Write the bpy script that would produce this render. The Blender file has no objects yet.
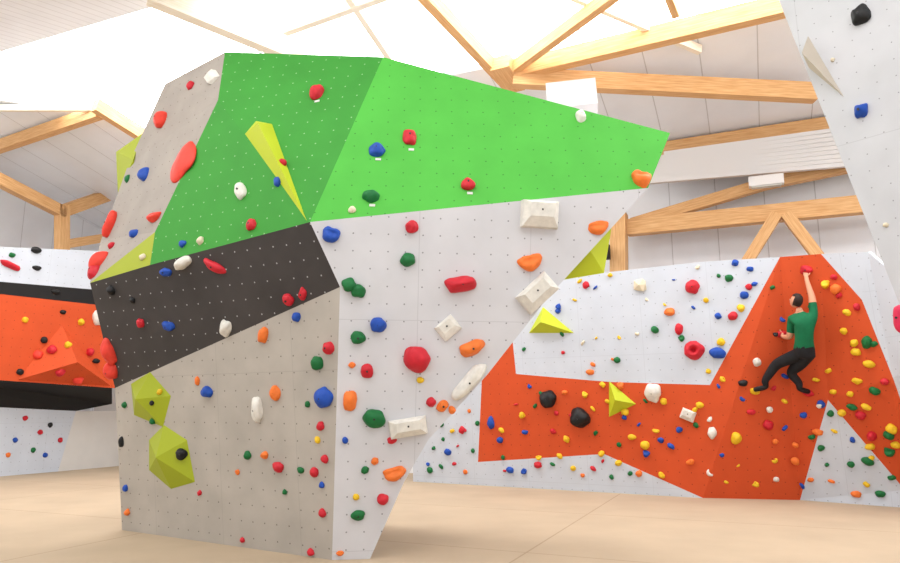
import bpy, bmesh, math, random
from mathutils import Vector, Matrix, noise
from mathutils.bvhtree import BVHTree
random.seed(7)
scene=bpy.context.scene
scene.view_settings.view_transform='Standard'
scene.view_settings.look='None'
scene.view_settings.exposure=0.0

# ------------------------------------------------------------------ camera
TH=math.radians(10.3); F=700.0
CAM=Vector((0,0,1.6))
cd=bpy.data.cameras.new('camera'); cam=bpy.data.objects.new('camera',cd)
scene.collection.objects.link(cam); cam.location=CAM
cam.rotation_euler=(math.radians(90)+TH,0,0); cd.sensor_width=36; cd.lens=28
cd.clip_end=200
scene.camera=cam
# image pixel coordinates -> world positions at chosen depths or on chosen planes
def ray(u,v):
    x=(u-450)/F; y=(281.5-v)/F
    return Vector((x, math.cos(TH)-y*math.sin(TH), math.sin(TH)+y*math.cos(TH)))
def P(u,v,Y):
    d=ray(u,v); return CAM+d*(Y/d.y)
def PL(a,b,c):
    n=(b-a).cross(c-a).normalized(); return (n,n.dot(a))
def X(u,v,pl):
    d=ray(u,v); n,k=pl
    return CAM+d*((k-n.dot(CAM))/n.dot(d))
FLOOR=(Vector((0,0,1)),0.0)
def G(u,v): return X(u,v,FLOOR)
D_=Vector((.919,-.395,0)); N_=Vector((.395,.919,0))
def B(s,t,z): return D_*s+N_*t+Vector((0,0,z))
def zr(t): return 7.5+.22*(16.1-t)
def R(u,v,drop=0.0):
    return X(u,v,(Vector((.22*.395,.22*.919,1)),7.5+.22*16.1-drop))
def BK(u,v,t=15.9): return X(u,v,(N_,t))
SL=-19.6

# ------------------------------------------------------------------ materials
def lin(c):
    return tuple(((x/255)/12.92 if x/255<=.04045 else ((x/255+.055)/1.055)**2.4) for x in c)+(1,)
def newmat(name,rgb,rough=.6,spec=.3):
    m=bpy.data.materials.new(name); m.use_nodes=True
    b=m.node_tree.nodes['Principled BSDF']
    b.inputs['Base Color'].default_value=lin(rgb); b.inputs['Roughness'].default_value=rough
    b.inputs['Specular IOR Level'].default_value=spec
    return m
def nd(nt,t,**k):
    n=nt.nodes.new(t)
    for a,b in k.items(): setattr(n,a,b)
    return n
def noisy(m,rgb,amt=.08,scale=3,detail=5,vec=None):
    nt=m.node_tree; L=nt.links
    tc=nd(nt,'ShaderNodeTexCoord')
    n=nd(nt,'ShaderNodeTexNoise'); n.inputs['Scale'].default_value=scale; n.inputs['Detail'].default_value=detail
    L.new(tc.outputs['Object'],n.inputs['Vector'])
    mr=nd(nt,'ShaderNodeMapRange'); mr.inputs[1].default_value=.3; mr.inputs[2].default_value=.7
    mr.inputs[3].default_value=1-amt; mr.inputs[4].default_value=1+amt
    L.new(n.outputs['Fac'],mr.inputs[0])
    vm=nd(nt,'ShaderNodeVectorMath',operation='SCALE'); vm.inputs[0].default_value=lin(rgb)[:3]
    L.new(mr.outputs[0],vm.inputs['Scale'])
    L.new(vm.outputs[0],nt.nodes['Principled BSDF'].inputs['Base Color'])
    return vm
def grid_mask(nt,sx,sy,mode,r,off=(0,0)):
    """mask from metric UV: dots at every cell centre, or seam lines"""
    L=nt.links
    uv=nd(nt,'ShaderNodeUVMap'); uv.uv_map='UVMap'
    mp=nd(nt,'ShaderNodeVectorMath',operation='MULTIPLY_ADD')
    mp.inputs[1].default_value=(1/sx,1/sy,0); mp.inputs[2].default_value=(off[0],off[1],0)
    L.new(uv.outputs[0],mp.inputs[0])
    fr=nd(nt,'ShaderNodeVectorMath',operation='FRACTION'); L.new(mp.outputs[0],fr.inputs[0])
    sb=nd(nt,'ShaderNodeVectorMath',operation='SUBTRACT'); sb.inputs[1].default_value=(.5,.5,0); L.new(fr.outputs[0],sb.inputs[0])
    ab=nd(nt,'ShaderNodeVectorMath',operation='MULTIPLY'); ab.inputs[1].default_value=(sx,sy,0); L.new(sb.outputs[0],ab.inputs[0])
    if mode=='dot':
        ln=nd(nt,'ShaderNodeVectorMath',operation='LENGTH'); L.new(ab.outputs[0],ln.inputs[0])
        c=nd(nt,'ShaderNodeMath',operation='LESS_THAN'); L.new(ln.outputs['Value'],c.inputs[0]); c.inputs[1].default_value=r
        return c.outputs[0]
    a2=nd(nt,'ShaderNodeVectorMath',operation='ABSOLUTE'); L.new(ab.outputs[0],a2.inputs[0])
    sp=nd(nt,'ShaderNodeSeparateXYZ'); L.new(a2.outputs[0],sp.inputs[0])
    c1=nd(nt,'ShaderNodeMath',operation='LESS_THAN'); L.new(sp.outputs[0],c1.inputs[0]); c1.inputs[1].default_value=r
    if mode=='vline': return c1.outputs[0]
    c2=nd(nt,'ShaderNodeMath',operation='LESS_THAN'); L.new(sp.outputs[1],c2.inputs[0]); c2.inputs[1].default_value=r
    mx=nd(nt,'ShaderNodeMath',operation='MAXIMUM'); L.new(c1.outputs[0],mx.inputs[0]); L.new(c2.outputs[0],mx.inputs[1])
    return mx.outputs[0]
def layer(m,prev,mask,rgb,fac=1):
    nt=m.node_tree; L=nt.links
    mu=nd(nt,'ShaderNodeMath',operation='MULTIPLY'); L.new(mask,mu.inputs[0]); mu.inputs[1].default_value=fac
    mx=nd(nt,'ShaderNodeMix',data_type='RGBA'); L.new(mu.outputs[0],mx.inputs['Factor'])
    L.new(prev,mx.inputs[6]); mx.inputs[7].default_value=lin(rgb)
    L.new(mx.outputs[2],nt.nodes['Principled BSDF'].inputs['Base Color'])
    return mx.outputs[2]
def panel(name,rgb,dot,sp=.19,r=.011,amt=.06,seam=None,rough=.65,fac=.8):
    m=newmat(name,rgb,rough,.25)
    o=noisy(m,rgb,amt,2.2,8).outputs[0]
    if seam: o=layer(m,o,grid_mask(m.node_tree,1.25,2.5,'line',.004),seam,.3)
    layer(m,o,grid_mask(m.node_tree,sp,sp,'dot',r),dot,fac)
    return m
M={}
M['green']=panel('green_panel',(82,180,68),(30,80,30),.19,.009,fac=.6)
M['green_shade']=panel('shaded_green_panel',(60,146,54),(180,215,170),.19,.009,fac=.6)  # same green with the facets' shade put into the colour
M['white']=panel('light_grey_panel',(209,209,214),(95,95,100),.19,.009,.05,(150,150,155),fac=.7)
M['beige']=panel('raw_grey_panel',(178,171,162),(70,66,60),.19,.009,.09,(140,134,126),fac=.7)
M['dark']=panel('charcoal_panel',(68,64,63),(205,205,205),.19,.009,.14,fac=.7)
M['strip']=panel('grey_side_panel',(164,156,148),(90,85,80),.19,.009,.08,fac=.7)
M['orange']=panel('orange_panel',(208,82,40),(140,40,16),.21,.010,.05)
M['bwhite']=panel('pale_blue_grey_panel',(203,210,221),(120,125,135),.21,.010,.04,(165,170,180),fac=.6)
M['near']=panel('near_grey_panel',(202,203,208),(130,130,135),.16,.006,.06,(160,160,165))
M['black']=newmat('black_panel',(28,27,28),.7)
M['lime']=newmat('lime_volume',(192,204,44),.5)
M['olive']=newmat('olive_lime_volume',(160,172,34),.5)
M['greyvol']=newmat('grey_volume',(190,180,166),.6)
M['bookred']=newmat('book_red',(150,40,35)); M['bookblue']=newmat('book_blue',(40,60,120)); M['bookcream']=newmat('book_cream',(210,200,175))
hc={'red':(200,32,48),'coral':(226,62,46),'blue':(24,74,170),'green':(14,106,52),'orange':(236,120,48),
    'white':(224,221,213),'yellow':(232,190,36),'black':(24,24,26),'pink':(220,44,84),'cream':(224,212,186)}
for k,c in hc.items():
    m=newmat('hold_'+k,c,.55,.35); noisy(m,c,.10,14,4); M['h_'+k]=m
M['bolt']=newmat('bolt_steel',(60,60,62),.4); M['bolt'].node_tree.nodes['Principled BSDF'].inputs['Metallic'].default_value=.7
M['tag']=newmat('paper_tag',(215,218,212),.8)
def wood(name,a,b):
    m=newmat(name,a,.6); nt=m.node_tree; L=nt.links
    tc=nd(nt,'ShaderNodeUVMap'); tc.uv_map='UVMap'
    mp=nd(nt,'ShaderNodeMapping'); mp.inputs['Scale'].default_value=(1.2,22,1); L.new(tc.outputs[0],mp.inputs[0])
    n=nd(nt,'ShaderNodeTexNoise'); n.inputs['Scale'].default_value=2.0; n.inputs['Detail'].default_value=5; L.new(mp.outputs[0],n.inputs['Vector'])
    cr=nd(nt,'ShaderNodeValToRGB'); cr.color_ramp.elements[0].position=.35; cr.color_ramp.elements[1].position=.65
    cr.color_ramp.elements[0].color=lin(b); cr.color_ramp.elements[1].color=lin(a)
    L.new(n.outputs['Fac'],cr.inputs[0]); L.new(cr.outputs[0],nt.nodes['Principled BSDF'].inputs['Base Color'])
    return m
M['wood']=wood('spruce_glulam',(234,190,136),(212,158,102))
M['glarewood']=wood('glare_pale_spruce',(250,244,230),(244,234,212))  # skylight bloom on the rafters painted in as a paler wood
def cladding(name,rgb,sp=.6,line=(120,120,122),r=.012,fac=.4):
    m=newmat(name,rgb,.6); o=noisy(m,rgb,.03,1.5).outputs[0]
    layer(m,o,grid_mask(m.node_tree,sp,10,'vline',r),line,fac); return m
M['roof']=cladding('sandwich_roof_panel',(244,247,252),1.0,(160,158,156),.010,.5)
M['roofnear']=cladding('slatted_roof_panel',(228,228,230),.2,(160,156,150),.010,.35)
M['clad']=cladding('wall_cladding',(240,243,247),1.0,(160,160,160),.010,.5)
M['slat']=newmat('white_slat',(234,232,230),.6)
M['plaster']=newmat('white_plaster',(215,213,210),.8); noisy(M['plaster'],(215,213,210),.03,2)
# skylight glazing: glowing sheets; second strength is unseen fill added to brighten boulder front
for kk,st in(('sky',7.0),('fill_glow',2.35)):
    m=bpy.data.materials.new('skylight_and_fill_glazing'); m.use_nodes=True
    b=m.node_tree.nodes['Principled BSDF']; b.inputs['Base Color'].default_value=(.9,.9,.9,1)
    b.inputs['Emission Color'].default_value=(1,.995,.985,1); b.inputs['Emission Strength'].default_value=st
    M[kk]=m
# floor mats
m=newmat('tan_mat',(184,165,141),.75,.2); o=noisy(m,(184,165,141),.07,.9,6).outputs[0]
layer(m,o,grid_mask(m.node_tree,5.0,3.2,'line',.011),(140,118,92),.5); M['floor']=m
M['skin']=newmat('skin',(216,156,126),.5); M['shirt']=newmat('green_shirt',(14,104,66),.8); noisy(M['shirt'],(14,104,66),.12,9)
M['trouser']=newmat('black_trousers',(26,26,30),.8); noisy(M['trouser'],(30,30,34),.2,9)
M['shoe']=newmat('climbing_shoe',(18,18,20),.5); M['hair']=newmat('dark_hair',(46,32,26),.7); M['eye']=newmat('eye_dark',(25,20,18),.3); M['lip']=newmat('lip',(180,95,85),.5)

# ------------------------------------------------------------------ mesh builder
ALL=[]
class MB:
    def __init__(s): s.v=[];s.f=[];s.m=[];s.uv=[];s.mats=[];s.sm=[]
    def mi(s,k):
        if k not in s.mats: s.mats.append(k)
        return s.mats.index(k)
    def poly(s,pts,mat,face=CAM,flip=None,uvs=None):
        pts=[Vector(p) for p in pts]
        n=Vector((0,0,0))
        for i in range(len(pts)):
            a=pts[i]; c=pts[(i+1)%len(pts)]; n+=a.cross(c)
        if n.length<1e-12: return
        n.normalize()
        if face is not None:
            c=sum(pts,Vector())/len(pts)
            if n.dot(face-c)<0: pts.reverse(); n=-n; uvs=uvs[::-1] if uvs else None
        if abs(n.z)<.95: tu=Vector((0,0,1)).cross(n).normalized()
        else: tu=D_.copy()
        tv=n.cross(tu)
        i0=len(s.v); s.v+=pts; s.f.append(list(range(i0,i0+len(pts)))); s.m.append(s.mi(mat)); s.sm.append(False)
        s.uv+= uvs if uvs else [(p.dot(tu),p.dot(tv)) for p in pts]
    def fan(s,pts,mat,**k):
        for i in range(1,len(pts)-1): s.poly([pts[0],pts[i],pts[i+1]],mat,**k)
    def mesh(s,verts,faces,mat,smooth=True):
        i0=len(s.v); s.v+=[Vector(v) for v in verts]
        for f in faces:
            s.f.append([i0+i for i in f]); s.m.append(s.mi(mat)); s.sm.append(smooth)
            s.uv+=[(0,0)]*len(f)
    def hexa(s,q,mat):
        c=sum(q,Vector())/8
        for f in((0,1,3,2),(4,6,7,5),(0,4,5,1),(2,3,7,6),(0,2,6,4),(1,5,7,3)):
            p=[q[i] for i in f]; fc=sum(p,Vector())/4
            s.poly(p,mat,face=fc+(fc-c))
    def box(s,c,ax,ay,az,mat):
        c=Vector(c)
        s.hexa([c+ax*i+ay*j+az*k for i in(-1,1) for j in(-1,1) for k in(-1,1)],mat)
    def beam(s,a,b,w,h,mat):
        a=Vector(a);b=Vector(b); d=(b-a); L=d.length; d.normalize()
        up=Vector((0,0,1)); sd=d.cross(up)
        if sd.length<.05: sd=D_.copy()
        sd.normalize(); up=sd.cross(d).normalized()
        cs=[(-w/2,-h/2),(w/2,-h/2),(w/2,h/2),(-w/2,h/2)]
        ra=[a+sd*x+up*y for x,y in cs]; rb=[b+sd*x+up*y for x,y in cs]; c=(a+b)/2
        off=random.random()*5
        for i in range(4):
            j=(i+1)%4; ww=(ra[i]-ra[j]).length
            p=[ra[i],ra[j],rb[j],rb[i]]
            uv=[(off,off+i),(off,off+i+ww),(off+L,off+i+ww),(off+L,off+i)]
            fc=sum(p,Vector())/4; s.poly(p,mat,face=fc+(fc-c),uvs=uv)
        s.poly(ra,mat,face=a-d); s.poly(rb,mat,face=b+d)
    def build(s,name,solid=None,bevel=None,target=True):
        me=bpy.data.meshes.new(name); me.from_pydata([tuple(v) for v in s.v],[],s.f)
        for k in s.mats: me.materials.append(M[k])
        me.polygons.foreach_set('material_index',s.m); me.polygons.foreach_set('use_smooth',s.sm)
        ul=me.uv_layers.new(name='UVMap')
        for i,l in enumerate(s.uv): ul.data[i].uv=l
        me.validate(); me.update()
        o=bpy.data.objects.new(name,me); scene.collection.objects.link(o)
        if solid:
            md=o.modifiers.new('thickness','SOLIDIFY'); md.thickness=solid; md.offset=-1
        if bevel:
            md=o.modifiers.new('bevel','BEVEL'); md.width=bevel; md.segments=2
        if target: ALL.append(s)
        return o

# ------------------------------------------------------------------ room shell
fl=MB(); fl.poly([B(SL,-6,0),B(6,-6,0),B(6,16.4,0),B(SL,16.4,0)],'floor'); fl.build('floor')
w=MB(); w.poly([B(SL,16.4,0),B(6,16.4,0),B(6,16.4,zr(16.4)),B(SL,16.4,zr(16.4))],'clad'); w.build('wall_back',target=False)
zn=lambda t: zr(8.9)-.22*(8.9-t)
for s_,nm in((SL,'wall_left'),(6.0,'wall_right')):
    w=MB(); w.poly([B(s_,-6,0),B(s_,16.4,0),B(s_,16.4,zr(16.4)),B(s_,8.9,zr(8.9)),B(s_,-6,zn(-6))],'clad',face=B(0,5,3)); w.build(nm,target=False)
c=MB()
c.poly([B(s,t,zr(t)) for s,t in[(SL,9.4),(-15.96,10.1),(-14.2,11.1),(-13.5,12.0),(-12,12.3),(6,12.3),(6,16.4),(SL,16.4)]],'roof')
for ta,tb in((8.9,5.4),(.6,-6)):
    c.poly([B(SL,ta,zn(ta)),B(6,ta,zn(ta)),B(6,tb,zn(tb)),B(SL,tb,zn(tb))],'roofnear')
c.build('ceiling',target=False)
k=MB()
for i in range(12):
    s0=SL+i*(6-SL)/12; s1=s0+(6-SL)/12-.06
    k.poly([B(s0,8.9,zr(8.9)+.25),B(s1,8.9,zr(8.9)+.25),B(s1,12.5,zr(12.5)+.25),B(s0,12.5,zr(12.5)+.25)],'sky')
    k.poly([B(s0,.6,zn(.6)+.2),B(s1,.6,zn(.6)+.2),B(s1,5.4,zn(5.4)+.2),B(s0,5.4,zn(5.4)+.2)],'fill_glow')  # added glowing strip in the near slope, out of view, brightens the front
k.build('skylight_and_fill_strip',target=False)

# timber frame
t=MB()
Rb=lambda a,b,w,h,m,d=.25,d2=None: t.beam(R(*a,d),R(*b,d if d2 is None else d2),w,h,m)
Rb((500,74),(900,-22),.22,.34,'wood')
Rb((513,78),(815,93),.22,.34,'wood',.45,.45)
Rb((420,-10),(510,86),.18,.26,'wood')
Rb((506,74),(625,-14),.16,.22,'wood',.3)
Rb((150,-8),(305,56),.25,.42,'glarewood',.3)
Rb((285,30),(390,-8),.14,.2,'glarewood',.2)
Rb((345,-10),(392,60),.12,.18,'glarewood',.2)
Rb((660,150),(900,114),.2,.3,'wood',.2)
Rb((560,-10),(700,50),.10,.16,'glarewood',.1)
Rb((668,-6),(676,14),.12,.18,'wood',.3)
Rb((500,62),(516,86),.4,.3,'wood',.3)
# back wall members
bk=lambda a,b,w,h,t1=15.75: t.beam(BK(*a,t1),BK(*b,t1),w,h,'wood')
bk((628,228),(900,201),.25,.36)
bk((632,224),(765,184),.2,.24,15.9); bk((765,184),(900,156),.2,.24,15.9)
bk((619,214),(619,300),.34,.4,15.6)
bk((777,214),(742,270),.2,.22,15.5); bk((786,214),(832,275),.2,.22,15.5)
# left members
LP=(D_,-17.3)
XL=lambda u,v:X(u,v,LP)
t.beam(XL(62,205),XL(62,300),.25,.3,'wood')
t.beam(XL(-40,160),XL(64,213),.25,.3,'wood')
t.beam(XL(60,212),BK(140,184,16.1),.25,.32,'wood')
t.beam(XL(60,245),BK(140,232,16.1),.2,.24,'wood')
Rb((-40,160),(100,112),.2,.3,'wood',.2)
Rb((95,105),(150,140),.2,.3,'wood',.2)
Rb((-10,108),(95,108),.1,.15,'glarewood',.1)
t.build('roof_timber_frame',target=False)

# louvre / slatted box along the eave
l=MB()
for i in range(9):
    f=i/8
    a=BK(664-14*f,154+28*f,15.55); b_=BK(905+8*f,121+38*f,15.55)
    l.beam(a,b_,.10,.085,'slat')
a=BK(648,166,15.7); b_=BK(905,136,15.7)
l.beam(a,b_,.05,.75,'slat')
l.build('slatted_ventilation_duct',target=False)
e=MB(); p=BK(766,181,15.3); e.box(p,D_*.33,N_*.10,Vector((0,0,.10)),'slat'); e.box(p-Vector((0,0,.11)),D_*.28,N_*.07,Vector((0,0,.02)),'tag'); e.build('emergency_light',target=False)
e=MB(); p=BK(605,252,15.2); e.box(p,D_*.1,N_*.1,Vector((0,0,.16)),'black'); e.box(p-N_*.11,D_*.08,N_*.01,Vector((0,0,.14)),'bolt'); e.build('loudspeaker',target=False)

# ------------------------------------------------------------------ central boulder
bo=MB()
b1=G(332,560); bl=G(122,530)
C=P(310,222,7.3); E=P(648,188,7.7)
W=PL(C,b1,E)
Mx=X(340,287,W); b2=X(370,562,W); b2.z=0
K=[X(u,v,W) for u,v in((404,482),(428,440),(487,375),(549,296))]
BG=PL(Mx,b1,bl); Lp=X(115,388,BG)
DK=PL(Lp,Mx,C); UL=X(90,283,DK); GL=X(150,265,DK)
A2=P(218,100,8.6); G3=PL(C,GL,A2); YT=X(155,232,G3)
Bp=P(383,57,8.2); G1=PL(Bp,C,A2); A=X(225,52,G1)
G2=PL(C,E,Bp); Dp=X(670,133,G2)
bo.poly([C,Mx,b1,b2]+K+[E],'white')
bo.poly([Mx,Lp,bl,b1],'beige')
bo.poly([C,Mx,Lp,UL,GL],'dark')
bo.poly([A2,C,GL,YT],'green_shade')
bo.poly([UL,GL,YT],'olive')
bo.poly([A,Bp,C,A2],'green_shade')
bo.poly([Bp,Dp,E,C],'green')
S1=P(165,84,9.7); S2=P(128,165,9.9); S3=P(101,240,9.8)
bo.poly([A,S1,A2],'strip'); bo.poly([S1,S2,A2],'strip'); bo.poly([A2,S2,YT],'strip'); bo.poly([S2,S3,YT],'strip'); bo.poly([S3,UL,YT],'strip')
loop=[A,S1,S2,S3,UL,Lp,bl,b2]+K+[E,Dp,Bp]
cc=sum(loop,Vector())/len(loop)
q=[]
for p in loop:
    x=cc+(p-cc)*.72; x.y=p.y*.4+cc.y*.6+1.9
    if p.z<.01: x.z=0
    q.append(x)
cq=sum(q,Vector())/len(q)
for i in range(len(loop)):
    j=(i+1)%len(loop)
    mid=(loop[i]+loop[j]+q[i]+q[j])/4
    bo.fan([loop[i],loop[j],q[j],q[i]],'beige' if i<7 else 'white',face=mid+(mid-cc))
for i in range(len(q)): bo.poly([q[i],q[(i+1)%len(q)],cq],'white',face=cq+Vector((0,10,0)))
bo.build('climbing_boulder')

# ------------------------------------------------------------------ far climbing wall
cw=MB()
c0=G(413,481.5); c2=G(703,498); T1=P(780,257,12.1)
F1=PL(c0,c2,T1); x1=lambda u,v:X(u,v,F1)
Kk=x1(710,385); c3=G(800,500); T2=P(821,254,11.7); Q=P(828,400,12.2); c4=G(935,510)
cw.poly([T1,x1(700,262),x1(600,273),x1(413,292),x1(413,328),x1(512,335),x1(516,374),x1(610,382),Kk],'bwhite')
cw.poly([x1(484,333.5),x1(512,335),x1(516,374),x1(610,382),Kk,c2,x1(604,454),x1(478,462)],'orange')
cw.poly([c0,x1(413,328),x1(484,333.5),x1(478,462),x1(604,454),c2],'bwhite')
cw.poly([T1,Kk,c2],'orange'); cw.poly([T1,c2,c3],'orange'); cw.poly([T1,c3,Q],'orange'); cw.poly([T1,Q,T2],'orange')
e1=P(905,490,11.95); e2=P(862,300,11.35); e3=P(893,378,11.3); e4=P(925,470,11.5); e5=P(868,252,11.1); e6=P(960,330,9.9); e7=P(960,520,11.3); e7.z=0
cw.poly([c3,Q,e1],'bwhite'); cw.poly([c3,e1,c4],'bwhite'); cw.poly([e1,e7,c4],'bwhite')
cw.poly([T2,Q,e2],'orange'); cw.poly([Q,e3,e2],'orange'); cw.poly([Q,e1,e3],'orange'); cw.poly([e1,e4,e3],'orange')
cw.poly([T2,e2,e5],'bwhite'); cw.poly([e2,e3,e5],'bwhite'); cw.poly([e3,e6,e5],'bwhite'); cw.poly([e3,e4,e6],'bwhite'); cw.poly([e1,e7,e4],'orange'); cw.poly([e4,e7,e6],'bwhite')
cw.build('climbing_wall',solid=.06)

# ------------------------------------------------------------------ left climbing wall
lw=MB()
LW=PL(P(0,380,16.4),P(112,388,18.6),P(0,245,16.1)); xl=lambda u,v:X(u,v,LW)
lw.poly([xl(-90,243),xl(170,254),xl(170,296),xl(-90,274)],'bwhite')
lw.poly([xl(-90,274),xl(170,296),xl(170,313),xl(-90,284)],'black')
lw.poly([xl(-90,284),xl(170,313),xl(170,392),xl(-90,374)],'orange')
g0=G(-90,484); g1=G(58,471.5)
LV=PL(g0,g1,g0+Vector((0,0,2))); xv=lambda u,v:X(u,v,LV)
lw.fan([xl(-90,374),xl(112,388),xv(112,404),xv(76,411),xv(-90,403)],'black')
lw.poly([xv(-90,403),xv(76,411),g1,g0],'bwhite')
lw.poly([xv(76,411),xv(76,411)+N_*2.2,g1+N_*2.2,g1],'plaster')
lw.build('side_climbing_wall')
# shelf recess
sh=MB(); sb=G(104,464)
sx=D_; sy=N_
c_=Vector((sb.x,sb.y,0))
for z in(.05,.42,.80,1.18): sh.box(c_+Vector((0,0,z)),sx*.9,sy*.18,Vector((0,0,.02)),'wood')
for s in(-.9,0,.9): sh.box(c_+sx*s+Vector((0,0,.6)),sx*.02,sy*.18,Vector((0,0,.6)),'wood')
for z in(.44,.82):
    x=-.85
    while x<.82:
        wd=random.uniform(.02,.05); hh=random.uniform(.10,.15)
        sh.box(c_+sx*(x+wd)+Vector((0,0,z+hh)),sx*wd*.9,sy*.12,Vector((0,0,hh)),random.choice(['bookred','bookblue','bookcream','bookred'])); x+=2*wd
sh.build('bookshelf',target=False)
pw=MB(); g=sb+N_*.5
pw.poly([g-D_*1.2,g+D_*3,g+D_*3+Vector((0,0,3.0)),g-D_*1.2+Vector((0,0,3.0))],'plaster'); pw.build('wall_recess',target=False,solid=.1)

# ------------------------------------------------------------------ near right wall
nw=MB(); NP=PL(P(778,0,6.6),P(898,303,6.1),P(1000,0,5.2)); xn=lambda u,v:X(u,v,NP)
pA=xn(735,-110); pB=xn(899,303); pC=xn(985,600); pD=xn(1150,600); pE=xn(1150,-110)
def toz(a,b):
    f=a.z/(a.z-b.z); return a+(b-a)*f
pC=toz(pB,pC) if pC.z<0 else Vector((pC.x,pC.y,0)); pD=Vector((pD.x,pD.y,0))
nw.poly([pA,pB,pC,pE],'near'); nw.poly([pC,pD,pE],'near')
nw.build('overhanging_climbing_wall',solid=.12)

# ------------------------------------------------------------------ image pixel rays cast onto the built surfaces
def surface_bvh():
    vs=[];fs=[]
    for mb in ALL:
        o=len(vs); vs+=mb.v; fs+=[[i+o for i in f] for f in mb.f]
    return BVHTree.FromPolygons([tuple(v) for v in vs],fs)
BV=surface_bvh()
def hit(u,v):
    d=ray(u,v).normalized(); loc,n,i,dist=BV.ray_cast(CAM,d)
    if loc is None:
        print('MISS',u,v); return None
    if n.dot(d)>0: n=-n
    return loc,n,dist*d.dot(ray(450,281.5).normalized())

def ico(n):
    bm=bmesh.new(); bmesh.ops.create_icosphere(bm,subdivisions=n,radius=1)
    r=([v.co.copy() for v in bm.verts],[[v.index for v in f.verts] for f in bm.faces]); bm.free(); return r
ICO,ICO2,ICO1=ico(4),ico(3),ico(1)
def hold(mb,loc,n,w,h,col,rot=0,kind='b',dep=None,tag=False,small=False):
    n=n.normalized(); r=Vector((1,0,0)); tx=(r-n*r.dot(n)).normalized(); ty=n.cross(tx)
    if ty.z<0: ty=-ty
    a=math.radians(rot); ax=tx*math.cos(a)+ty*math.sin(a); ay=-tx*math.sin(a)+ty*math.cos(a)
    if dep is None: dep=min(w,h)*.5
    if kind=='q':   # resin block: frustum with an off-centre top plate and chamfered lip
        L0=lambda sx,sy,z,oy=0: [loc+ax*(i*w/2*sx)+ay*(j_*h/2*sy+oy*h)+n*z for i in(-1,1) for j_ in(-1,1)]
        lo=L0(1,.9,0); mi=L0(.94,.86,dep*.55,.02); hi=L0(.62,.45,dep,.14)
        for p,q2 in((lo,mi),(mi,hi)): mb.hexa([p[0],q2[0],p[1],q2[1],p[2],q2[2],p[3],q2[3]],'h_'+col)
        c=loc+ay*(h*.14)+n*(dep+.002); mb.box(c,ax*.009,ay*.009,n*.002,'bolt'); return
    sd=Vector([random.uniform(-50,50) for _ in range(3)])
    src=ICO1 if kind=='f' else (ICO2 if small else ICO)
    out=[]
    for p in src[0]:
        x,y,z=p
        if kind=='f':
            k=1+.22*noise.noise(p*.9+sd); x,y=(1.05*k*math.copysign(abs(x)**.6,x),1.05*k*math.copysign(abs(y)**.6,y)); z=z*k
        else:
            k=1+.24*noise.noise(p*1.1+sd)+.035*noise.noise(p*3.5+sd); x*=k;y*=k;z*=k
            if kind=='j':   # incut jug: scoop with raised lip
                y+= .35*x*x-.15; s_=math.exp(-((x/.6)**2+((y-.25)/.35)**2)); z-= .55*s_ if z>0 else 0
            if kind=='p': # pinch : waist
                y*= .72+.28*x*x
            if kind=='r':
                rr=math.hypot(x,y); z-= 1.0*math.exp(-(rr/.38)**2) if z>0 else 0
        z=max(z,-.12)
        out.append(loc+ax*(x*w/2)+ay*(y*h/2)+n*(z*dep+.002))
    mb.mesh(out,src[1],'h_'+col,smooth=(kind!='f'))
    br=min(min(w,h)*.11,.012)
    if w>.07 and kind in'bpf' and not small:
        zz=dep*(1.03 if kind!='f' else .95)
        base=[loc+ax*(br*math.cos(i*math.pi/4))+ay*(br*math.sin(i*math.pi/4))+n*(zz) for i in range(8)]
        lo=[q_-n*dep*.3 for q_ in base]
        mb.mesh(base+lo,[list(range(8))]+[[i,(i+1)%8,8+(i+1)%8,8+i] for i in range(8)],'bolt',False)
    if tag:
        c=loc-ty*(h/2+.035)+tx*.02
        mb.box(c+n*.003,tx*.032,ty*.016,n*.003,'tag')
def H(mb,u,v,w,h,col,rot=0,kind='b',dep=None,tag=False,sc=1.0):
    r=hit(u,v)
    if not r: return
    loc,n,dist=r; m=dist/F*(sc if kind!='q' else 1)
    hold(mb,loc,n,w*m,h*m,col,rot,kind,None if dep is None else dep*m,tag,small=(w<12 and h<12))

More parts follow.
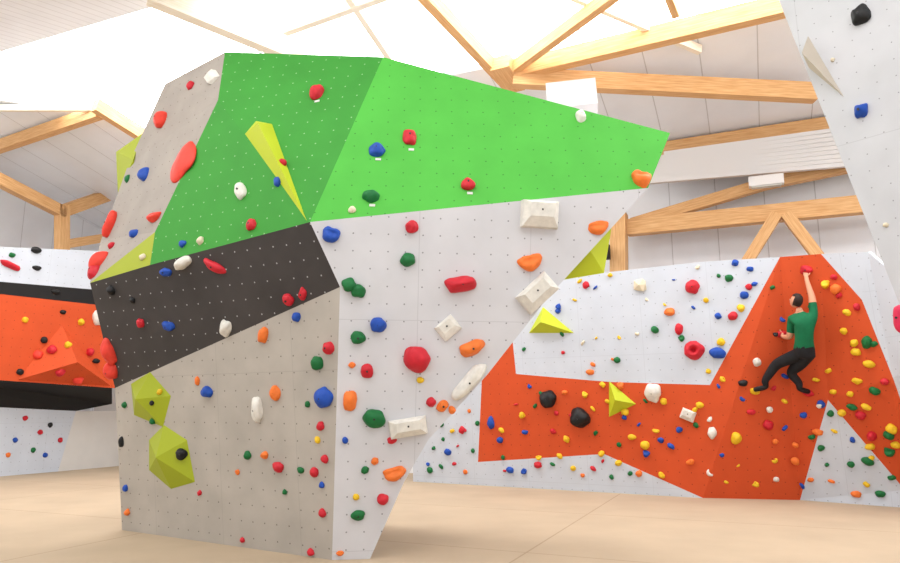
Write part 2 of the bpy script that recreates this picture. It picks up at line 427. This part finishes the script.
hb=MB()
L_=[(162,120,15,18,'coral'),(184,162,36,38,'coral',0,'b',5),(145,175,12,14,'blue'),(213,78,14,18,'white',30,'f'),(317,93,14,18,'red',0,'b',None,1),
(278,182,8,10,'blue'),(241,191,11,26,'white',30,'p'),(155,217,20,11,'coral',-10,'j'),(252,225,10,12,'red'),(377,151,15,14,'blue',0,'b',None,1),(410,138,13,22,'red',0,'p',None,1),
(371,197,15,13,'green',0,'b',None,1),(468,185,13,13,'red',0,'b',None,1),(641,179,17,18,'orange',0,'j'),(581,117,10,13,'white',0,'b'),(331,234,17,14,'blue',-20,'j'),
(412,227,12,12,'red'),(408,260,13,13,'green'),(349,285,14,13,'green'),(358,291,14,12,'green'),(378,325,16,14,'blue'),(358,338,14,12,'green'),(417,359,24,24,'red'),
(461,284,28,20,'red',10,'p',13),(472,348,24,18,'orange',25,'p'),(448,328,22,20,'white',40,'q',5),(539,215,38,30,'white',-3,'q',14),(537,293,40,26,'white',42,'q',13),
(598,227,19,12,'orange',10,'j'),(530,262,21,15,'orange',15,'j'),(350,401,12,25,'orange',0,'p'),(374,418,21,16,'green',-15,'b'),(408,427,38,20,'white',8,'q',12),
(468,382,42,17,'white',50,'p',10),(443,406,9,15,'orange',-40,'p'),(431,402,9,9,'red'),(395,473,21,13,'orange',15,'j'),(383,499,11,10,'red'),(358,515,13,9,'green'),
(367,371,11,13,'red'),(375,461,7,7,'orange'),(325,398,18,19,'blue'),(318,363,13,13,'green'),(329,348,12,12,'red'),(303,294,8,12,'red'),(289,300,11,12,'red'),
(297,317,9,9,'blue'),(264,335,11,20,'orange',-20,'p'),(226,328,12,20,'white',-25,'p'),(215,266,25,11,'red',-20,'p'),(184,263,22,14,'white',30,'p'),(183,244,8,7,'blue'),
(201,241,8,8,'cream'),(169,326,14,9,'blue'),(141,323,8,9,'red'),(166,272,14,8,'blue',10),(276,393,11,14,'orange'),(258,410,12,32,'white',10,'p'),(208,392,13,11,'blue'),
(198,381,6,8,'orange'),(321,426,8,9,'red'),(279,467,13,10,'red'),(315,472,9,9,'red'),(301,470,8,6,'green'),(325,459,9,8,'red'),(248,455,8,8,'green'),(265,455,9,7,'orange'),
(311,552,8,7,'red'),(340,553,7,5,'orange'),(110,352,13,34,'coral',12,'p',7),(112,371,13,22,'coral',-10,'p',7),(95,272,12,24,'red',0,'p'),(100,262,15,30,'coral',-30,'p',8),(112,225,10,36,'coral',-20,'p',7),
(97,318,9,18,'white',10,'p'),(135,234,10,9,'blue'),(112,246,7,7,'red'),(143,257,8,6,'cream'),(128,179,6,9,'green'),(200,493,5,5,'red'),(323,513,8,8,'red'),(238,472,5,5,'orange'),(122,442,6,10,'black'),
(191,86,8,10,'red'),(133,300,6,6,'black'),(112,290,9,9,'black'),(125,405,6,6,'green'),(285,492,5,5,'green'),(243,540,5,5,'red'),
(126,488,6,6,'blue'),(128,512,6,6,'orange'),(356,497,6,6,'yellow'),(365,470,7,7,'green'),(392,440,9,7,'red'),(345,440,6,6,'blue'),(420,380,7,6,'yellow'),(352,365,6,6,'orange'),
(352,210,7,7,'cream'),(322,485,6,6,'blue'),(318,440,6,7,'yellow'),(308,404,6,6,'green')]
def pad(x): return list(x)+[0,'b',None,0][len(x)-5:]
for x in L_:
    x=pad(x); H(hb,*x[:8],tag=bool(x[8]),sc=1.1)
hb.build('climbing_holds',target=False)

# volumes: faceted plywood pyramids on the panels
def volume(name,pts,apex,ht,mat):
    v=MB(); base=[r for r in (hit(u,w_) for u,w_ in pts) if r]
    n=sum((r[1] for r in base),Vector()).normalized()
    bs=[r[0] for r in base]
    r=hit(*apex); ap=r[0]+n*ht
    for i in range(len(bs)):
        mid=(bs[i]+bs[(i+1)%len(bs)]+ap)/3
        v.poly([bs[i],bs[(i+1)%len(bs)],ap],mat,face=mid+n)
    return v.build(name,target=True)
volume('climbing_volume',[(245,134),(256,121),(272,124),(307,221)],(267,135),.22,'lime')
volume('climbing_volume',[(131,384),(150,372),(171,396),(163,427),(134,415)],(146,397),.16,'olive')
volume('climbing_volume',[(149,440),(164,425),(187,440),(195,482),(171,489),(149,470)],(168,455),.18,'olive')
volume('climbing_volume',[(529,333),(543,307),(574,333)],(545,322),.25,'lime')
volume('climbing_volume',[(609,381),(636,404),(609,417)],(618,399),.22,'lime')
volume('climbing_volume',[(10,382),(62,325),(111,386)],(66,352),.7,'orange')
volume('climbing_volume',[(808,36),(844,97),(809,68)],(812,58),.2,'greyvol')
# lime volume bolted on the left rear edge and on the right rear flank of the boulder
v=MB(); pts=[P(143,133,10.0),P(116,152,10.2),P(118,197,10.1),P(138,178,9.9)]; ap=P(133,160,9.75); bk_=P(165,165,10.6)
for i in range(4):
    a,b_=pts[i],pts[(i+1)%4]; v.poly([a,b_,ap],'olive'); v.poly([a,b_,bk_],'olive')
v.build('climbing_volume',target=False)
v=MB(); pts=[P(612,225,8.05),P(604,273,8.0),P(562,280,8.0)]; ap=P(590,250,7.9); bk_=P(560,240,8.2)
for i in range(3):
    a,b_=pts[i],pts[(i+1)%3]; v.poly([a,b_,ap],'lime'); v.poly([a,b_,bk_],'lime')
v.build('climbing_volume',target=False)
v=MB(); p=P(572,103,8.75); v.box(p,Vector((.31,-.08,0)),Vector((.06,.3,0)),Vector((0,.05,.2)),'slat'); v.build('climbing_volume',bevel=.02,target=False)
BV=surface_bvh()
hv2=MB()
for x in [(153,421,7,7,'green'),(182,454,12,11,'black'),(283,163,8,8,'red'),(152,403,5,5,'black'),(160,392,6,6,'yellow')]: H(hv2,*x)
hv2.build('climbing_holds',target=False)

# ------------------------------------------------------------------ far wall holds
hw=MB()
L2=[(640,285,12,11,'cream',0,'f'),(693,287,12,13,'red'),(694,350,17,16,'red',0,'r'),(718,353,14,10,'blue'),(653,393,15,18,'white',0,'b'),(688,415,14,12,'white',-20,'q'),
(548,399,16,15,'black'),(580,418,20,18,'black'),(679,329,8,10,'red'),(586,285,6,7,'red'),(558,311,5,5,'blue'),(590,372,8,5,'orange'),(625,412,7,6,'yellow'),(632,437,8,5,'yellow'),
(645,445,8,8,'yellow'),(661,440,6,5,'blue'),(700,405,7,6,'yellow'),(757,362,7,8,'white'),(736,438,9,11,'yellow'),(743,383,8,6,'black'),(768,425,9,9,'red'),(836,289,9,10,'orange'),
(834,277,6,5,'red'),(856,352,8,7,'yellow'),(867,342,9,13,'green'),(869,364,10,7,'yellow'),(857,381,9,6,'yellow'),(852,407,9,6,'green'),(866,407,9,6,'yellow'),(875,391,9,8,'green'),
(872,436,9,9,'red'),(889,435,9,9,'green'),(868,461,10,8,'green'),(880,494,8,7,'green'),(856,494,9,6,'orange'),(844,331,7,6,'yellow'),(896,445,8,7,'yellow'),
(818,432,9,6,'orange'),(821,404,7,8,'blue'),(857,307,6,7,'red'),(751,412,8,5,'red'),(712,433,8,11,'white'),(750,269,6,5,'blue'),(735,263,6,6,'blue'),(729,278,7,7,'green'),(744,295,8,7,'blue'),
(741,308,7,7,'yellow'),(718,316,6,6,'blue'),(733,316,9,8,'red'),(721,342,7,7,'yellow'),(749,287,6,6,'red'),(706,300,5,5,'yellow'),(670,312,10,8,'orange'),(617,360,6,6,'green'),(655,330,7,7,'green'),
(538,465,8,6,'red'),(510,470,7,6,'blue'),(491,423,7,12,'blue'),(500,440,6,6,'blue'),(522,415,6,6,'yellow'),(452,410,7,7,'orange'),(448,452,7,6,'blue'),(430,470,6,6,'green'),(462,430,6,7,'red')]
for x in L2:
    H(hw,*pad(x)[:8],sc=1.1)
# small holds spread over the panels (metric scatter)
def scatter(tris,nn,cols,smin,smax,mind=.28):
    ar=[(b_-a).cross(c-a).length/2 for a,b_,c in tris]; pts=[]
    tries=0
    while len(pts)<nn and tries<nn*30:
        tries+=1
        i=random.choices(range(len(tris)),ar)[0]; a,b_,c=tris[i]
        r1,r2=random.random(),random.random()
        if r1+r2>1: r1,r2=1-r1,1-r2
        p=a+(b_-a)*r1+(c-a)*r2
        if any((p-o).length<mind for o in pts) or p.z<.25: continue
        pts.append(p); n=(b_-a).cross(c-a).normalized()
        if n.dot(CAM-p)<0:n=-n
        w_=random.uniform(smin,smax); hold(hw,p,n,w_,w_*random.uniform(.6,1.1),random.choice(cols),random.uniform(-60,60),random.choice('bbpj'),small=True)
def tri(*p): return [(p[0],p[i],p[i+1]) for i in range(1,len(p)-1)]
up=tri(x1(516,372),x1(530,285),x1(600,276),x1(700,266),x1(768,263),x1(712,380))
scatter(up,26,['blue','green','red','yellow','orange','green','blue','cream','yellow'],.06,.12)
scatter(tri(x1(490,456),x1(518,380),x1(700,388),x1(700,490),x1(604,450)),38,['yellow','yellow','yellow','orange','blue','green','red'],.09,.15)
scatter(tri(Kk,c2,c3,Q),26,['yellow','yellow','blue','blue','green','red','orange','white'],.09,.15)
scatter(tri(T1,Kk,Q,T2),9,['yellow','blue','green','red','black'],.08,.13)
scatter(tri(T2,Q,e3,e2),7,['yellow','yellow','green','red'],.10,.17)
scatter(tri(Q,e1,e3),7,['yellow','green','red'],.10,.17)
scatter(tri(c3,Q,e1,c4),12,['yellow','green','blue','orange'],.08,.13)
scatter(tri(x1(418,478),x1(440,420),x1(478,400),x1(478,462),x1(600,458),x1(680,492)),20,['blue','green','orange','red','yellow'],.07,.13)
hw.build('climbing_holds',target=False)
hl=MB()
L3=[(10,265,20,9,'red',-20,'p'),(36,250,10,7,'black'),(37,268,9,5,'black'),(12,255,6,5,'green'),(56,292,9,5,'black'),(25,320,6,6,'yellow'),(63,312,6,5,'black'),(81,322,7,7,'yellow'),(96,361,8,5,'black'),
(52,350,9,10,'red'),(60,372,9,10,'red'),(38,355,9,10,'coral'),(78,380,10,9,'coral'),(90,352,8,8,'red'),(44,340,7,7,'black'),(68,345,7,7,'yellow'),(20,372,7,6,'black'),(40,432,5,5,'red'),(15,440,5,5,'blue'),(33,450,5,5,'green'),(50,425,5,5,'black'),(25,418,5,5,'red'),(8,455,5,5,'orange'),(60,440,5,5,'red'),(45,455,5,5,'blue')]
for x in L3: H(hl,*pad(x)[:8])
hl.build('climbing_holds',target=False)
hn=MB()
for x in [(861,15,17,26,'black',10,'p',9),(862,111,12,18,'blue',0,'p',9),(833,60,4,4,'cream',0,'b',3),(886,225,5,5,'cream',0,'b',3)]:
    H(hn,*x)
hn.build('climbing_holds',target=False)
hp=MB(); loc=xn(901,318); hold(hp,loc,NP[0] if NP[0].dot(CAM-loc)>0 else -NP[0],.10,.26,'pink',0,'b',.10); hp.build('climbing_hold',target=False)

# ------------------------------------------------------------------ climber
def skinmesh(verts,edges,radii,root=0,sub=2):
    me=bpy.data.meshes.new('tmp'); me.from_pydata([tuple(v) for v in verts],edges,[])
    o=bpy.data.objects.new('tmp',me); scene.collection.objects.link(o)
    sk=o.modifiers.new('s','SKIN'); sk.use_smooth_shade=True
    for i,r in enumerate(radii):
        d=me.skin_vertices[0].data[i]; d.radius=(r,r) if not isinstance(r,tuple) else r; d.use_root=(i==root); d.use_loose=False
    ss=o.modifiers.new('ss','SUBSURF'); ss.levels=sub; ss.render_levels=sub
    dg=bpy.context.evaluated_depsgraph_get(); ev=o.evaluated_get(dg); m=ev.to_mesh()
    V=[v.co.copy() for v in m.vertices]; Fc=[list(p.vertices) for p in m.polygons]
    ev.to_mesh_clear(); bpy.data.objects.remove(o); bpy.data.meshes.remove(me)
    return V,Fc
def J(u,v,off):
    d=ray(u,v).normalized(); loc,n,i,dist=BV.ray_cast(CAM,d)
    return loc-d*off
cl=MB()
j={'pel':J(804,351,.33),'waist':J(804,340,.36),'chest':J(804,326,.34),'ub':J(803,318,.32),'neck':J(800,312,.30),'hd':J(798,307,.29),
'shR':J(814,317,.30),'elR':J(812,297,.22),'wrR':J(807,281,.12),'haR':J(806,275,.07),
'shL':J(792,320,.30),'elL':J(790,337,.30),'wrL':J(784,337,.10),'haL':J(782,335,.06),
'hiL':J(798,355,.31),'knL':J(776,364,.20),'anL':J(764,382,.16),'heL':J(767,387,.16),'toL':J(753,390,.08),
'hiR':J(809,355,.31),'knR':J(790,373,.22),'anR':J(800,384,.22),'heR':J(799,389,.26),'toR':J(810,392,.08)}
keys=list(j); ix={k:i for i,k in enumerate(keys)}
E_=[('pel','waist'),('waist','chest'),('chest','ub'),('ub','neck'),('neck','hd'),('ub','shR'),('shR','elR'),('elR','wrR'),('wrR','haR'),('ub','shL'),('shL','elL'),('elL','wrL'),('wrL','haL'),
('pel','hiL'),('hiL','knL'),('knL','anL'),('anL','heL'),('heL','toL'),('pel','hiR'),('hiR','knR'),('knR','anR'),('anR','heR'),('heR','toR')]
rad={'pel':.155,'waist':.145,'chest':.175,'ub':.135,'neck':.06,'hd':.055,'shR':.09,'elR':.058,'wrR':.038,'haR':.036,'shL':.09,'elL':.058,'wrL':.038,'haL':.036,
'hiL':.13,'knL':.096,'anL':.064,'heL':.056,'toL':.044,'hiR':.13,'knR':.096,'anR':.064,'heR':.056,'toR':.044}
V,Fc=skinmesh([j[k] for k in keys],[(ix[a],ix[b]) for a,b in E_],[rad[k] for k in keys],0,3)
def seg(p,a,b):
    ab=b-a; t_=max(0,min(1,(p-a).dot(ab)/ab.length_squared)); return (p-(a+ab*t_)).length,t_
reg={}
zhem=j['pel'].z+.05
for f in Fc:
    c_=sum((V[i] for i in f),Vector())/len(f)
    best=min(((seg(c_,j[a],j[b])[0]-.5*(rad[a]+rad[b]),a,b) for a,b in E_),key=lambda x:x[0]); a,b=best[1],best[2]; tt=seg(c_,j[a],j[b])[1]
    if b in('elR','elL'): mt='shirt' if tt<.72 else 'skin'
    elif b in('wrR','haR','wrL','haL','hd'): mt='skin'
    elif b=='neck': mt='shirt' if tt<.5 else 'skin'
    elif b in('shR','shL','ub','chest'): mt='shirt'
    elif b in('heL','toL','heR','toR'): mt='shoe'
    elif b in('waist','hiL','hiR'): mt='shirt' if c_.z>zhem else 'trouser'
    else: mt='trouser'
    reg.setdefault(mt,[]).append(f)
for mt,ff in reg.items(): cl.mesh(V,ff,mt,True)
# head
hc_=j['hd']+Vector((-.03,-.01,.105))
fwd=Vector((-.55,.70,.45)).normalized(); rt=fwd.cross(Vector((0,0,1))).normalized(); hu=rt.cross(fwd).normalized()
bm=bmesh.new(); bmesh.ops.create_uvsphere(bm,u_segments=32,v_segments=24,radius=1)
hv=[];
for v_ in bm.verts:
    x,y,z=v_.co  # x right, y fwd, z up
    p=Vector((x*.076,y*.095,z*.118))
    if z<0: p.x*=1-.30*z*z; p.y*= (1-.12*z*z)
    if y>0:
        p.y+=.022*math.exp(-(x/.16)**2-((z+.12)/.2)**2)      # nose
        p.y-=.010*math.exp(-((abs(x)-.38)/.16)**2-((z-.08)/.13)**2)  # eye sockets
        p.y+=.006*math.exp(-(x/.3)**2-((z+.48)/.09)**2)       # lips
        p.y+=.008*math.exp(-(x/.3)**2-((z+.8)/.2)**2)      # chin
    hv.append(p)
hf=[[q_.index for q_ in f.verts] for f in bm.faces]; bm.free()
tw=lambda p: hc_+rt*p.x+fwd*p.y+hu*p.z
cl.mesh([tw(p) for p in hv],hf,'skin')
hidx=[]
for f in hf:
    c_=sum((hv[i] for i in f),Vector())/len(f)
    if (c_.y<-.005 and c_.z>-.075) or c_.z>.062: hidx.append(f)
cl.mesh([tw(p*1.0+p.normalized()*(.016+.006*noise.noise(p*60))) for p in hv],hidx,'hair')
for s_ in(-1,1):
    ee=[tw(Vector((s_*.03+a.x*.011,.083+a.y*.006,.010+a.z*.008))) for a in ICO2[0]]; cl.mesh(ee,ICO2[1],'eye')
    ee=[tw(Vector((s_*.076+a.x*.010,-.004+a.y*.020,-.008+a.z*.032))) for a in ICO2[0]]; cl.mesh(ee,ICO2[1],'skin')
cl.mesh([tw(Vector((a.x*.024,.090+a.y*.006,-.056+a.z*.006))) for a in ICO2[0]],ICO2[1],'lip')
# hands
def hand(wr,ha,inward,side,curl):
    d=(ha-wr).normalized(); lat=d.cross(inward).normalized()*side; inw=inward.normalized()
    pc=ha
    pv=[pc+lat*(a.x*.042)+d*(a.y*.05+.01)+inw*(a.z*.018) for a in ICO2[0]]; cl.mesh(pv,ICO2[1],'skin')
    for i,(o_,ln) in enumerate(((-.030,.068),(-.010,.078),(.010,.072),(.030,.056))):
        a=pc+lat*o_+d*.03; b_=a+d*(.03+ln*.3)+lat*o_*.2; c_=b_+(d*math.cos(curl)+inw*math.sin(curl))*ln*.45; e_=c_+(d*math.cos(curl*2)+inw*math.sin(curl*2))*ln*.35
        v_,f_=skinmesh([a,b_,c_,e_],[(0,1),(1,2),(2,3)],[.010,.0095,.009,.0075],0,1); cl.mesh(v_,f_,'skin')
    a=pc-lat*.025-d*.02; b_=a-lat*.03+d*.025+inw*.01; c_=b_-lat*.01+d*.03+inw*.015
    v_,f_=skinmesh([a,b_,c_],[(0,1),(1,2)],[.013,.011,.009],0,1); cl.mesh(v_,f_,'skin')
wn=-hit(806,275)[1]
hand(j['wrR'],j['haR'],wn,1,.8); hand(j['wrL'],j['haL'],(wn+Vector((.1,0,.3))),-1,.8)
cl.build('climber',target=False)
# holds under hands and feet
hf_=MB()
for (u,v_,w_,h_,c_) in((806,270,12,9,'red'),(782,334,10,8,'red'),(755,391,11,7,'yellow'),(808,393,11,7,'red')): H(hf_,u,v_,w_,h_,c_)
hf_.build('climbing_holds',target=False)

# ------------------------------------------------------------------ world
wd=bpy.data.worlds.new('daylight'); scene.world=wd; wd.use_nodes=True
bg=wd.node_tree.nodes['Background']; bg.inputs[0].default_value=(.93,.96,1,1); bg.inputs[1].default_value=1.55
